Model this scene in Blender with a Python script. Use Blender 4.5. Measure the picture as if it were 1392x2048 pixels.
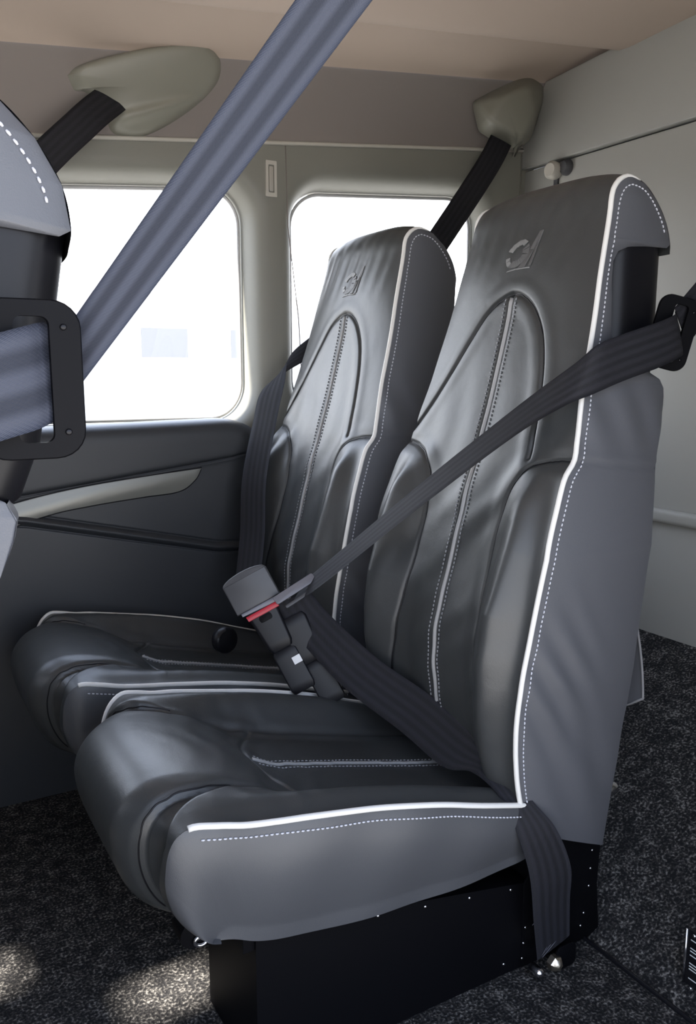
import bpy, bmesh, math, random
import numpy as np
from mathutils import Vector, Matrix, Quaternion
random.seed(7); np.random.seed(7)
for o in list(bpy.data.objects): bpy.data.objects.remove(o)
scn = bpy.context.scene
COL = scn.collection

# ------------------------------------------------------------------ camera
YAW, PIT = math.radians(29.96), math.radians(9.48)
CAM = Vector((-.277, -1.097, .966))
fw = Vector((math.sin(YAW)*math.cos(PIT), math.cos(YAW)*math.cos(PIT), -math.sin(PIT)))
rt = Vector((math.cos(YAW), -math.sin(YAW), 0)); up = rt.cross(fw)
cd = bpy.data.cameras.new('camera'); cam = bpy.data.objects.new('camera', cd); COL.objects.link(cam)
cam.matrix_world = Matrix(((rt.x, up.x, -fw.x, CAM.x), (rt.y, up.y, -fw.y, CAM.y), (rt.z, up.z, -fw.z, CAM.z), (0, 0, 0, 1)))
cd.sensor_fit = 'VERTICAL'; cd.sensor_height = 24; cd.sensor_width = 24; cd.lens = 24*1670/2048
cd.clip_start = .01; cd.clip_end = 500
scn.camera = cam

# ------------------------------------------------------------------ world, sun, exposure
vs = scn.view_settings
vs.view_transform = 'Standard'; vs.look = 'None'; vs.gamma = 1; vs.use_curve_mapping = False
vs.exposure = 0.42
SKY_DOOR, SKY_WINDOW = 2.5, 6.5
w = bpy.data.worlds.new('sky'); scn.world = w; w.use_nodes = True
nt = w.node_tree; bgn = nt.nodes['Background']
geo = nt.nodes.new('ShaderNodeTexCoord'); sep = nt.nodes.new('ShaderNodeSeparateXYZ'); rmp = nt.nodes.new('ShaderNodeValToRGB')
nt.links.new(geo.outputs['Generated'], sep.inputs[0]); nt.links.new(sep.outputs['Z'], rmp.inputs[0])
e = rmp.color_ramp.elements
e[0].position = 0; e[0].color = (.97, .98, 1, 1); e[1].position = .7; e[1].color = (.62, .72, .95, 1)
tint = nt.nodes.new('ShaderNodeMix'); tint.data_type = 'RGBA'; tint.blend_type = 'MULTIPLY'; tint.inputs['Factor'].default_value = 1
side = nt.nodes.new('ShaderNodeValToRGB'); se = side.color_ramp.elements; se[0].position = .1; se[0].color = (.85, .91, 1, 1); se[1].position = .8; se[1].color = (1, .99, .96, 1)
ysh = nt.nodes.new('ShaderNodeMath'); ysh.operation = 'MULTIPLY_ADD'; ysh.inputs[1].default_value = .5; ysh.inputs[2].default_value = .5
nt.links.new(sep.outputs['Y'], ysh.inputs[0]); nt.links.new(ysh.outputs[0], side.inputs[0]); nt.links.new(rmp.outputs[0], tint.inputs['A']); nt.links.new(side.outputs[0], tint.inputs['B'])
nt.links.new(tint.outputs['Result'], bgn.inputs['Color']); yr = nt.nodes.new('ShaderNodeMapRange'); yr.interpolation_type = 'SMOOTHSTEP'      # the sky over the window side is far brighter than over the door side
yr.inputs['From Min'].default_value = -.5; yr.inputs['From Max'].default_value = .7; yr.inputs['To Min'].default_value = SKY_DOOR; yr.inputs['To Max'].default_value = SKY_WINDOW
nt.links.new(sep.outputs['Y'], yr.inputs['Value']); nt.links.new(yr.outputs[0], bgn.inputs['Strength'])
SUN_DIR = Vector((-1, .1, 1.1)).normalized()
sd = bpy.data.lights.new('sun', 'SUN'); sd.energy = 26; sd.angle = .035; sd.color = (1, .93, .84)
so = bpy.data.objects.new('sun', sd); COL.objects.link(so); so.rotation_euler = SUN_DIR.to_track_quat('Z', 'Y').to_euler()

def portal(name, loc, direction, sx, sz):
    l = bpy.data.lights.new(name, 'AREA'); l.shape = 'RECTANGLE'; l.size = sx; l.size_y = sz
    l.energy = 1; l.cycles.is_portal = True
    o = bpy.data.objects.new(name, l); COL.objects.link(o); o.location = loc
    o.rotation_euler = Vector(direction).to_track_quat('-Z', 'Z').to_euler()
portal('window_portal', (.30, .93, 1.12), (0, -1, 0), .70, .66)
portal('window_portal', (.98, .93, 1.15), (0, -1, 0), .70, .70)
portal('window_portal', (-.44, .93, 1.12), (0, -1, 0), .66, .66)
portal('windscreen_portal', (-2.02, 0, 1.28), (1, 0, 0), 1.5, .28)
portal('door_portal', (-.15, -.80, .80), (0, 1, 0), 1.6, 1.45)

# ------------------------------------------------------------------ materials
def mat(name, col, rough=.5, metal=0, bump=None, coat=0, spec=.5, var=None, sheen=0):
    m = bpy.data.materials.new(name); m.use_nodes = True; t = m.node_tree; b = t.nodes['Principled BSDF']
    b.inputs['Base Color'].default_value = (*col, 1); b.inputs['Roughness'].default_value = rough
    b.inputs['Metallic'].default_value = metal; b.inputs['Specular IOR Level'].default_value = spec
    b.inputs['Coat Weight'].default_value = coat; b.inputs['Coat Roughness'].default_value = .3
    b.inputs['Sheen Weight'].default_value = sheen
    tc = t.nodes.new('ShaderNodeTexCoord')
    if var:
        sc, amt = var
        n = t.nodes.new('ShaderNodeTexNoise'); n.inputs['Scale'].default_value = sc; n.inputs['Detail'].default_value = 5
        r = t.nodes.new('ShaderNodeMapRange'); r.inputs['To Min'].default_value = 1-amt; r.inputs['To Max'].default_value = 1+amt
        mx = t.nodes.new('ShaderNodeVectorMath'); mx.operation = 'SCALE'; mx.inputs[0].default_value = col
        t.links.new(tc.outputs['Object'], n.inputs['Vector']); t.links.new(n.outputs['Fac'], r.inputs['Value'])
        t.links.new(r.outputs[0], mx.inputs['Scale']); t.links.new(mx.outputs[0], b.inputs['Base Color'])
    if bump:
        prev = None
        for kind, sc, st, ds in bump:
            if kind == 'V':
                n = t.nodes.new('ShaderNodeTexVoronoi'); out = n.outputs['Distance']
            else:
                n = t.nodes.new('ShaderNodeTexNoise'); n.inputs['Detail'].default_value = 6; out = n.outputs['Fac']
            n.inputs['Scale'].default_value = sc
            t.links.new(tc.outputs['Object'], n.inputs['Vector'])
            bp = t.nodes.new('ShaderNodeBump'); bp.inputs['Strength'].default_value = st; bp.inputs['Distance'].default_value = ds
            t.links.new(out, bp.inputs['Height'])
            if prev: t.links.new(prev.outputs[0], bp.inputs['Normal'])
            prev = bp
        t.links.new(prev.outputs[0], b.inputs['Normal'])
    return m
M = {}
M['leather'] = mat('charcoal leather', (.036, .038, .039), .38, bump=[('N', 14, .35, .004), ('V', 900, .22, .0004)], spec=.6, var=(3, .12))
M['leather_lit'] = mat('sky lit leather', (.082, .085, .096), .46, bump=[('N', 9, .3, .004), ('V', 900, .22, .0004)], spec=.6)  # same leather, bluish daylight from the door put into the colour
M['leather_half_lit'] = mat('cushion sky lit leather', (.060, .062, .068), .44, bump=[('N', 9, .3, .004), ('V', 900, .22, .0004)], spec=.6)  # same leather for the cushion sides, weaker door daylight put into the colour
M['piping'] = mat('white piping', (.72, .71, .68), .45)
M['piping_grey'] = mat('grey piping', (.30, .30, .30), .45)
M['thread'] = mat('pale thread', (.55, .56, .62), .6)
M['thread_dim'] = mat('grey thread', (.24, .245, .26), .6)
M['logo'] = mat('grey embroidery', (.20, .20, .20), .38, bump=[('N', 600, .6, .0005)])
M['logo_dark'] = mat('dark embroidery', (.095, .095, .096), .4, bump=[('N', 600, .6, .0005)])
M['black'] = mat('black plastic', (.006, .006, .008), .38, spec=.3, bump=[('N', 300, .1, .0003)])
M['black_metal'] = mat('black painted metal', (.003, .003, .004), .5, spec=.1, bump=[('N', 30, .05, .001)])
M['grey_plastic'] = mat('grey plastic', (.055, .056, .062), .42, bump=[('N', 400, .15, .0003)])
M['red'] = mat('red plastic', (.42, .015, .03), .35)
M['chrome'] = mat('bright steel', (.75, .75, .78), .18, metal=1)
M['brass'] = mat('dull steel', (.62, .55, .45), .35, metal=1, bump=[('N', 120, .6, .002)])
M['wall'] = mat('grey green trim leather', (.19, .187, .160), .55, bump=[('V', 500, .15, .0005), ('N', 5, .1, .003)], var=(2, .05))
M['band'] = mat('grey headliner', (.205, .180, .165), .8, bump=[('N', 400, .2, .0006)], var=(2, .05))
M['ceiling'] = mat('beige headliner', (.42, .34, .28), .85, bump=[('N', 400, .2, .0006)], var=(2, .04))
M['bulk'] = mat('pale bulkhead panel', (.32, .318, .295), .6, bump=[('V', 500, .15, .0005)], var=(2, .04))
M['pod'] = mat('moulded cream plastic', (.20, .195, .16), .42)
M['cream'] = mat('cream trim', (.44, .42, .37), .45)
M['dark'] = mat('dark panel leather', (.030, .033, .038), .48, bump=[('V', 800, .2, .0004), ('N', 12, .15, .003)])
M['strip'] = mat('satin silver grey', (.22, .22, .20), .3, metal=.3)
M['outer'] = mat('white paint', (.7, .7, .7), .5)
M['label'] = mat('white label', (.75, .75, .75), .5)
M['concrete'] = mat('pale concrete', (.32, .31, .29), .9, var=(.3, .1))
M['hangar'] = mat('white cladding', (.8, .8, .8), .8)
M['hangar_dark'] = mat('grey glass panes', (.33, .33, .34), .6)

def carpet_mat():
    m = bpy.data.materials.new('speckled carpet'); m.use_nodes = True; t = m.node_tree; b = t.nodes['Principled BSDF']
    tc = t.nodes.new('ShaderNodeTexCoord')
    n1 = t.nodes.new('ShaderNodeTexNoise'); n1.inputs['Scale'].default_value = 210; n1.inputs['Detail'].default_value = 3
    n2 = t.nodes.new('ShaderNodeTexNoise'); n2.inputs['Scale'].default_value = 38; n2.inputs['Detail'].default_value = 4
    r = t.nodes.new('ShaderNodeValToRGB'); el = r.color_ramp.elements
    el[0].position = .42; el[0].color = (.012, .012, .013, 1); el[1].position = .72; el[1].color = (.22, .21, .195, 1)
    k = el.new(.56); k.color = (.046, .044, .042, 1)
    ad = t.nodes.new('ShaderNodeMath'); ad.operation = 'MULTIPLY_ADD'; ad.inputs[1].default_value = .45; 
    t.links.new(tc.outputs['Object'], n1.inputs['Vector']); t.links.new(tc.outputs['Object'], n2.inputs['Vector'])
    t.links.new(n2.outputs['Fac'], ad.inputs[0])
    sb = t.nodes.new('ShaderNodeMath'); sb.operation = 'SUBTRACT'; sb.inputs[1].default_value = .225
    t.links.new(n1.outputs['Fac'], sb.inputs[0]); t.links.new(sb.outputs[0], ad.inputs[2])
    t.links.new(ad.outputs[0], r.inputs[0]); t.links.new(r.outputs[0], b.inputs['Base Color'])
    b.inputs['Roughness'].default_value = .95; b.inputs['Specular IOR Level'].default_value = .15
    bp = t.nodes.new('ShaderNodeBump'); bp.inputs['Strength'].default_value = .9; bp.inputs['Distance'].default_value = .004
    t.links.new(ad.outputs[0], bp.inputs['Height']); t.links.new(bp.outputs[0], b.inputs['Normal'])
    return m
M['carpet'] = carpet_mat()

def glass_mat():
    m = bpy.data.materials.new('window glass'); m.use_nodes = True; t = m.node_tree; t.nodes.remove(t.nodes['Principled BSDF'])
    tr = t.nodes.new('ShaderNodeBsdfTransparent'); tr.inputs[0].default_value = (.96, .97, .98, 1)
    gl = t.nodes.new('ShaderNodeBsdfGlossy'); gl.inputs['Roughness'].default_value = .02
    mx = t.nodes.new('ShaderNodeMixShader'); mx.inputs[0].default_value = .05
    t.links.new(tr.outputs[0], mx.inputs[1]); t.links.new(gl.outputs[0], mx.inputs[2])
    t.links.new(mx.outputs[0], t.nodes['Material Output'].inputs[0]); return m
M['glass'] = glass_mat()

def belt_mat(name, c_dark, c_lite, stripes):
    m = bpy.data.materials.new(name); m.use_nodes = True; t = m.node_tree; b = t.nodes['Principled BSDF']
    uv = t.nodes.new('ShaderNodeUVMap'); s = t.nodes.new('ShaderNodeSeparateXYZ'); t.links.new(uv.outputs[0], s.inputs[0])
    def math_(op, a, bv=None):
        n = t.nodes.new('ShaderNodeMath'); n.operation = op
        for i, x in enumerate((a, bv)):
            if x is None: continue
            if isinstance(x, (int, float)): n.inputs[i].default_value = x
            else: t.links.new(x, n.inputs[i])
        return n.outputs[0]
    st = math_('SINE', math_('MULTIPLY', s.outputs['X'], 2*math.pi*stripes))
    mr = t.nodes.new('ShaderNodeMapRange'); mr.inputs['From Min'].default_value = -.7; mr.inputs['From Max'].default_value = .7
    t.links.new(st, mr.inputs['Value'])
    mx = t.nodes.new('ShaderNodeMix'); mx.data_type = 'RGBA'; mx.inputs['A'].default_value = (*c_dark, 1); mx.inputs['B'].default_value = (*c_lite, 1)
    t.links.new(mr.outputs[0], mx.inputs['Factor']); t.links.new(mx.outputs['Result'], b.inputs['Base Color'])
    wv = math_('MULTIPLY', math_('SINE', math_('ADD', math_('MULTIPLY', s.outputs['Y'], 1500), math_('MULTIPLY', s.outputs['X'], 90))), math_('SINE', math_('MULTIPLY', s.outputs['X'], 240)))
    h = math_('ADD', math_('MULTIPLY', wv, .5), math_('MULTIPLY', st, .6))
    bp = t.nodes.new('ShaderNodeBump'); bp.inputs['Strength'].default_value = .5; bp.inputs['Distance'].default_value = .0006
    t.links.new(h, bp.inputs['Height']); t.links.new(bp.outputs[0], b.inputs['Normal'])
    b.inputs['Roughness'].default_value = .65; b.inputs['Specular IOR Level'].default_value = .18
    return m
M['belt'] = belt_mat('black webbing', (.015, .015, .018), (.021, .021, .026), 5)
M['belt_grey'] = belt_mat('blue grey webbing', (.026, .029, .040), (.052, .057, .076), 2.5)

# ------------------------------------------------------------------ builders
def obj(name, verts, faces, m, parent=None, smooth=True, uv=None):
    me = bpy.data.meshes.new(name)
    me.from_pydata([tuple(map(float, v)) for v in verts], [], [tuple(map(int, f)) for f in faces]); me.update()
    if smooth: me.polygons.foreach_set('use_smooth', [True]*len(me.polygons))
    if uv is not None:
        l = me.uv_layers.new(name='UVMap'); vi = np.empty(len(me.loops), int); me.loops.foreach_get('vertex_index', vi)
        l.data.foreach_set('uv', np.array(uv, float)[vi].ravel())
    me.materials.append(m)
    o = bpy.data.objects.new(name, me); COL.objects.link(o)
    if parent: o.parent = parent
    return o
def empty(name, loc=(0, 0, 0)):
    o = bpy.data.objects.new(name, None); COL.objects.link(o); o.location = loc; o.empty_display_size = .05; return o
def tag(o, label=None, cat=None, group=None, kind=None):
    for k, v in (('label', label), ('category', cat), ('group', group), ('kind', kind)):
        if v: o[k] = v
    return o
class MB:
    def __init__(s): s.v = []; s.f = []; s.uv = []; s.hasuv = False
    def add(s, v, f, uv=None):
        n = len(s.v); s.v += [tuple(x) for x in v]; s.f += [tuple(i+n for i in q) for q in f]
        if uv is not None: s.uv += list(uv); s.hasuv = True
        else: s.uv += [(0, 0)]*len(v)
        return s
    def grid(s, G, flip=False):
        a, b = G.shape[:2]; v = G.reshape(-1, 3)
        I = np.arange(a*b).reshape(a, b)
        q = np.stack([I[:-1, :-1], I[1:, :-1], I[1:, 1:], I[:-1, 1:]], -1).reshape(-1, 4)
        if flip: q = q[:, ::-1]
        return s.add(v.tolist(), q.tolist())
    def box(s, lo, hi, Mx=None):
        x0, y0, z0 = lo; x1, y1, z1 = hi
        v = [(x0, y0, z0), (x1, y0, z0), (x1, y1, z0), (x0, y1, z0), (x0, y0, z1), (x1, y0, z1), (x1, y1, z1), (x0, y1, z1)]
        if Mx: v = [tuple(Mx @ Vector(p)) for p in v]
        return s.add(v, [(0, 3, 2, 1), (4, 5, 6, 7), (0, 1, 5, 4), (1, 2, 6, 5), (2, 3, 7, 6), (3, 0, 4, 7)])
    def tube(s, pts, r, n=10, closed=False):
        P = [Vector(p) for p in pts]; k = len(P); rad = r if hasattr(r, '__len__') else [r]*k
        T = [((P[(i+1) % k] if (closed or i < k-1) else P[i]) - (P[i-1] if (closed or i > 0) else P[i])).normalized() for i in range(k)]
        a = T[0].orthogonal().normalized(); v = []
        for i in range(k):
            a = (a - T[i]*a.dot(T[i])).normalized(); b = T[i].cross(a)
            for j in range(n):
                th = 2*math.pi*j/n; v.append(tuple(P[i] + (a*math.cos(th)+b*math.sin(th))*rad[i]))
        f = [(i*n+j, i*n+(j+1) % n, (i+1)*n+(j+1) % n, (i+1)*n+j) for i in range(k-1) for j in range(n)]
        if closed: f += [((k-1)*n+j, (k-1)*n+(j+1) % n, (j+1) % n, j) for j in range(n)]
        else: f += [tuple(range(n))[::-1], tuple((k-1)*n+j for j in range(n))]
        return s.add(v, f)
    def prism(s, outline, axis0, axis1, depth, org, bev=0, nb=3):
        """closed outline (a,b) in plane org+a*axis0+b*axis1, extruded along the normal by depth, bevelled rims"""
        A = Vector(axis0).normalized(); B = Vector(axis1).normalized(); N = A.cross(B); O = Vector(org)
        n = len(outline); P = np.array(outline, float)
        prv = np.roll(P, 1, 0); nxt = np.roll(P, -1, 0); t = nxt-prv; t /= np.linalg.norm(t, axis=1)[:, None]+1e-9
        area = .5*np.sum(P[:, 0]*nxt[:, 1]-nxt[:, 0]*P[:, 1]); nn = np.stack([t[:, 1], -t[:, 0]], 1)*(1 if area > 0 else -1)
        rings = []
        if bev:
            for i in range(nb+1):
                th = math.pi/2*i/nb; rings.append((bev*(1-math.sin(th)), bev*(1-math.cos(th))))
            rings += [(a, depth-b) for a, b in rings[::-1]]
        else: rings = [(0, 0), (0, depth)]
        v = []
        for ins, h in rings:
            for p, q in zip(P, nn):
                c = p-q*ins; v.append(tuple(O+A*c[0]+B*c[1]+N*h))
        f = [(i*n+j, i*n+(j+1) % n, (i+1)*n+(j+1) % n, (i+1)*n+j) for i in range(len(rings)-1) for j in range(n)]
        f += [tuple(range(n))[::-1], tuple((len(rings)-1)*n+j for j in range(n))]
        if area < 0: f = [q[::-1] for q in f]
        return s.add(v, f)
    def build(s, name, m, parent=None, smooth=True): return obj(name, s.v, s.f, m, parent, smooth, s.uv if s.hasuv else None)
def catmull(pts, n):
    P = np.array(pts, float); P = np.vstack([2*P[0]-P[1], P, 2*P[-1]-P[-2]]); out = []
    for i in range(1, len(P)-2):
        for t in np.linspace(0, 1, n, endpoint=False):
            out.append(.5*((2*P[i])+(-P[i-1]+P[i+1])*t+(2*P[i-1]-5*P[i]+4*P[i+1]-P[i+2])*t*t+(-P[i-1]+3*P[i]-3*P[i+1]+P[i+2])*t**3))
    out.append(P[-2]); return np.array(out)
def rrect(x0, x1, y0, y1, r, n=8):
    o = []
    for cx, cy, a in ((x1-r, y0+r, -90), (x1-r, y1-r, 0), (x0+r, y1-r, 90), (x0+r, y0+r, 180)):
        for i in range(n+1):
            t = math.radians(a+90*i/n); o.append((cx+r*math.cos(t), cy+r*math.sin(t)))
    return o
def autosmooth(o, ang=35):
    """sharp edges by angle so that flat parts shade flat"""
    me = o.data
    import bmesh
    b = bmesh.new(); b.from_mesh(me); bmesh.ops.recalc_face_normals(b, faces=b.faces)
    for ed in b.edges:
        if len(ed.link_faces) == 2 and ed.calc_face_angle(0) > math.radians(ang): ed.smooth = False
    b.to_mesh(me); b.free(); return o
def ribbon(name, A, B, m, parent=None, n=14, th=.0022, curl=0.0):
    """webbing strip between two edge curves given as matching control points"""
    a = catmull(A, n); b = catmull(B, n); k = len(a); NV = 9
    mid = (a+b)/2; tan = np.gradient(mid, axis=0); tan /= np.linalg.norm(tan, axis=1)[:, None]+1e-9
    wd = b-a; nr = np.cross(tan, wd); nr /= np.linalg.norm(nr, axis=1)[:, None]+1e-9
    L = np.concatenate([[0], np.cumsum(np.linalg.norm(np.diff(mid, axis=0), axis=1))])
    mb = MB(); v = []; uv = []
    for side in (1, -1):
        for i in range(k):
            for j in range(NV):
                u = j/(NV-1); edge = (1-(2*u-1)**8)
                p = a[i]+wd[i]*u+nr[i]*(side*th*.5*edge+curl*(1-(2*u-1)**2)); v.append(p); uv.append((u, L[i]))
    f = []; off = k*NV
    for i in range(k-1):
        for j in range(NV-1):
            q = (i*NV+j, (i+1)*NV+j, (i+1)*NV+j+1, i*NV+j+1); f.append(q); f.append(tuple(x+off for x in q[::-1]))
        f.append((i*NV, off+i*NV, off+(i+1)*NV, (i+1)*NV)); j = NV-1
        f.append((i*NV+j, (i+1)*NV+j, off+(i+1)*NV+j, off+i*NV+j))
    mb.add(v, f, uv); return mb.build(name, m, parent)

# ================================================================== STRUCTURE
WY = .83                                       # inner face of the window wall
zt = lambda x: 1.4456+.101*x                   # trim line height
zc = lambda x: 1.602+.105*x                    # cornice height
X0, X1 = -2.0, 1.45
def struct(o): o['kind'] = 'structure'; return o
mb = MB(); mb.grid(np.array([[(x, y, 0) for y in np.linspace(-.9, .88, 12)] for x in np.linspace(X0, .725, 16)]))
struct(mb.build('floor', M['carpet']))
mb = MB(); mb.grid(np.array([[(x, y, z) for y in np.linspace(-.9, .88, 12)] for x, z in ((.722, -.02), (.733, -.02), (.735, -.001), (.76, .011), (1.0, .12), (X1+.02, .329))]))
struct(mb.build('floor_ramp', M['carpet'])).name = 'floor.001'
mb = MB(); mb.tube([(.7285, y, .0005) for y in np.linspace(-.9, .83, 12)], .0042, 8); struct(mb.build('trim_5', M['black']))
# window wall: one cell per window, with rounded reveals
def wall_cell(mb, xa, xb, zb, ztop, x0, x1, z0, z1, r, slant):
    """cell with a rounded window hole; slant lifts the head towards +x"""
    n = 12; base = rrect(x0, x1, z0, z1, r, n); N = len(base)
    c = np.array(((x0+x1)/2, (z0+z1)/2)); P = np.array(base)
    P[:, 1] += slant*(P[:, 0]-c[0])*np.clip((P[:, 1]-z0)/(z1-z0), 0, 1)
    t = np.roll(P, -1, 0)-np.roll(P, 1, 0); t /= np.linalg.norm(t, axis=1)[:, None]; nn = np.stack([t[:, 1], -t[:, 0]], 1)
    rings = [(0, WY+.085), (.004, WY+.06), (.010, WY+.040), (.018, WY+.022), (.028, WY+.009), (.040, WY+.002), (.052, WY)]
    v = []
    for d, y in rings:
        for p, q in zip(P, nn): a = p+q*d; v.append((a[0], y, a[1]))
    # outer ring on the cell boundary: the middle of every corner arc runs to the cell's own corner
    S = [((x1-r, zb), (xb, zb), (xb, z0+r)), ((xb, z1-r), (xb, ztop(xb)), (x1-r, ztop(x1-r))),
         ((x0+r, ztop(x0+r)), (xa, ztop(xa)), (xa, z1-r)), ((xa, z0+r), (xa, zb), (x0+r, zb))]
    for A_, B_, C_ in S:
        for i in range(n+1):
            t_ = 2*i/n; p, q, k_ = (A_, B_, t_) if t_ <= 1 else (B_, C_, t_-1)
            v.append((p[0]+(q[0]-p[0])*k_, WY, p[1]+(q[1]-p[1])*k_))
    k = len(rings)+1
    f = [(i*N+j, (i+1)*N+j, (i+1)*N+(j+1) % N, i*N+(j+1) % N) for i in range(k-1) for j in range(N)]
    mb.add(v, f)
    return P
WIN = []
mb = MB()
cells = [(-.84, -.11, -.78, -.17, .855, 1.36, .075, .09), (-.11, .631, -.05, .565, .850, 1.385, .085, .088), (.631, X1, .697, 1.278, .865, 1.437, .085, .075)]  # first cell is an unseen forward window, added for its light
for xa, xb, x0, x1, z0, z1, r, sl in cells:
    WIN.append(wall_cell(mb, xa, xb, .0, zt, x0, x1, z0, z1, r, sl))
struct(autosmooth(mb.build('wall_left', M['wall']), 50))
mb = MB(); mb.grid(np.array([[(x, WY, z) for z in (0, .8, zt(x))] for x in (X0, -.84)]))
mb.grid(np.array([[(x, WY+.06, z) for z in (0, .82)] for x in (X0, X1)]))
struct(mb.build('wall_left', M['wall'], smooth=False))
for i, P_ in enumerate(WIN):
    n = len(P_); g = MB()
    g.add([(p[0], WY+.074, p[1]) for p in P_]+[(p[0], WY+.079, p[1]) for p in P_], [tuple(range(n)), tuple(range(n, 2*n))[::-1]])
    wo = struct(g.build('window_%d' % (i+1), M['glass'], smooth=False))
    g = MB(); c = P_.mean(0); g.tube([(p[0], WY+.070, p[1]) for p in (P_-c)*.985+c], .0045, 8, closed=True)
    sl = g.build('window_seal', mat('grey rubber seal', (.42, .42, .42), .5), wo)
# slanted band and cornice
xs = np.linspace(X0, X1, 40)
def band_pt(x, t):     # t 0 at trim, 1 at cornice
    return (x, WY-.08*t**1.5, zt(x)+(zc(x)-zt(x))*t)
mb = MB(); mb.grid(np.array([[band_pt(x, t) for t in np.linspace(0, 1, 9)] for x in xs]))
struct(mb.build('wall_left', M['band'])).name = 'wall_left_upper'
bpy.data.objects['wall_left_upper'].name = 'wall_left.002'
mb = MB(); mb.tube([(x, WY-.002, zt(x)) for x in xs], .0052, 8)
struct(mb.build('trim_1', M['cream']))
mb = MB(); mb.grid(np.array([[(x, y, zc(x)+dz) for y, dz in ((.752, -.004), (.74, .004), (.62, .020), (.503, .026))] for x in xs]))
struct(mb.build('ceiling', M['ceiling']))
mb = MB(); mb.grid(np.array([[(x, y, zc(x)+dz) for y, dz in ((.503, .026), (.501, .036), (.497, .036), (.494, .004), (.488, -.002), (.46, -.004), (.44, -.004))] for x in xs]))
def ceil_pt(x, y): return (x, y, zc(x)-.004+.014*(1-((y)/.44)**2) if abs(y) <= .44 else zc(x)-.004-.1*(abs(y)-.44))
H = [(-1.325, -1.20, .160, .240), (-1.54, -1.46, .33, .42)]  # unseen roof openings, added so that sun patches fall on the carpet
hole_wall_x = sorted(set([X0, X1]+[k for h in H for k in h[:2]]+list(np.linspace(-1.9, 1.4, 24)))); hole_wall_y = sorted(set([.44, -.92, -.5]+[k for h in H for k in h[2:]]+list(np.linspace(-.44, .42, 14))))
vi = {}; cv = []; cf = []
def cvid(x, y):
    if (x, y) not in vi: vi[(x, y)] = len(cv); cv.append(ceil_pt(x, y))
    return vi[(x, y)]
for i in range(len(hole_wall_x)-1):
    for j in range(len(hole_wall_y)-1):
        cx_, cy_ = (hole_wall_x[i]+hole_wall_x[i+1])/2, (hole_wall_y[j]+hole_wall_y[j+1])/2
        if any(h[0] < cx_ < h[1] and h[2] < cy_ < h[3] for h in H): continue
        cf.append((cvid(hole_wall_x[i], hole_wall_y[j]), cvid(hole_wall_x[i+1], hole_wall_y[j]), cvid(hole_wall_x[i+1], hole_wall_y[j+1]), cvid(hole_wall_x[i], hole_wall_y[j+1])))
mb.add(cv, cf); struct(mb.build('ceiling', M['ceiling']))
# pillar seam and corner post strip
mb = MB(); mb.tube([(.659, WY-.0005, zt(.66)-.004), (.663, WY-.0005, 1.32), (.690, WY-.0005, 1.10), (.70, WY-.0005, .9)], .0012, 6)
struct(mb.build('trim_2', M['band']))
mb = MB(); mb.tube([(1.402, WY-.001, zt(1.4)-.008), (1.405, WY-.001, 1.2), (1.405, WY-.001, .4)], .0025, 6)
struct(mb.build('trim_3', M['wall']))
# rear bulkhead: upper panel, lower panel, moulding, skirt
BX = X1
def plate(name, outl, x, th, m, bev=.004):
    mb = MB(); mb.prism(outl, (0, -1, 0), (0, 0, 1), th, (x, 0, 0), bev); o = mb.build(name, m); autosmooth(o, 40); return o
# axis0 = -y so outlines use a = -y
zl = 1.533
struct(plate('wall_rear', [(-.845, zl+.003), (.90, zl+.003), (.90, 1.72), (-.43, 1.765), (-.745, 1.748), (-.815, 1.66), (-.842, 1.60)], BX-.014, .03, M['bulk']))
struct(plate('wall_rear', [(-.845, .60), (.90, .60), (.90, zl-.001), (-.845, zl-.001)], BX, .03, M['bulk']))
struct(plate('wall_rear', [(-.845, .28), (.90, .28), (.90, .60), (-.845, .60)], BX+.004, .03, M['bulk']))
mb = MB(); mb.prism(rrect(BX-.046, BX-.012, .598, .634, .012, 6), (1, 0, 0), (0, 0, 1), 1.74, (0, .845, 0)); struct(autosmooth(mb.build('trim_4', M['bulk'])))
mb = MB(); mb.box((BX+.034, -1, -.1), (BX+.05, .95, 2)); struct(mb.build('wall_rear', M['black'], smooth=False))
# front wall with an unseen windscreen opening sized to light the seats, roof skin and near wall around the open door
mb = MB(); xf = X0
def hole_wall(mb, ys, zs, holes, fn):
    ys = sorted(set(ys)); zs = sorted(set(zs))
    for i in range(len(ys)-1):
        for j in range(len(zs)-1):
            cy, cz = (ys[i]+ys[i+1])/2, (zs[j]+zs[j+1])/2
            if any(h[0] < cy < h[1] and h[2] < cz < h[3] for h in holes): continue
            mb.add([fn(ys[i], zs[j]), fn(ys[i+1], zs[j]), fn(ys[i+1], zs[j+1]), fn(ys[i], zs[j+1])], [(0, 1, 2, 3)])
H = [(-.75, .75, 1.14, 1.42)]
hole_wall(mb, [-.95, .95]+[k for h in H for k in h[:2]], [0, 1.6]+[k for h in H for k in h[2:]], H, lambda y, z: (xf, y, z))
struct(mb.build('wall_front', M['wall'], smooth=False))
mb = MB(); H = [(-.95, .65, .06, 1.50)]
hole_wall(mb, [X0, -.95, .65, X1+.05], [0, .06, 1.50, 1.80], H, lambda x, z: (x, -.80, z))
struct(mb.build('wall_right', M['wall'], smooth=False))

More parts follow.
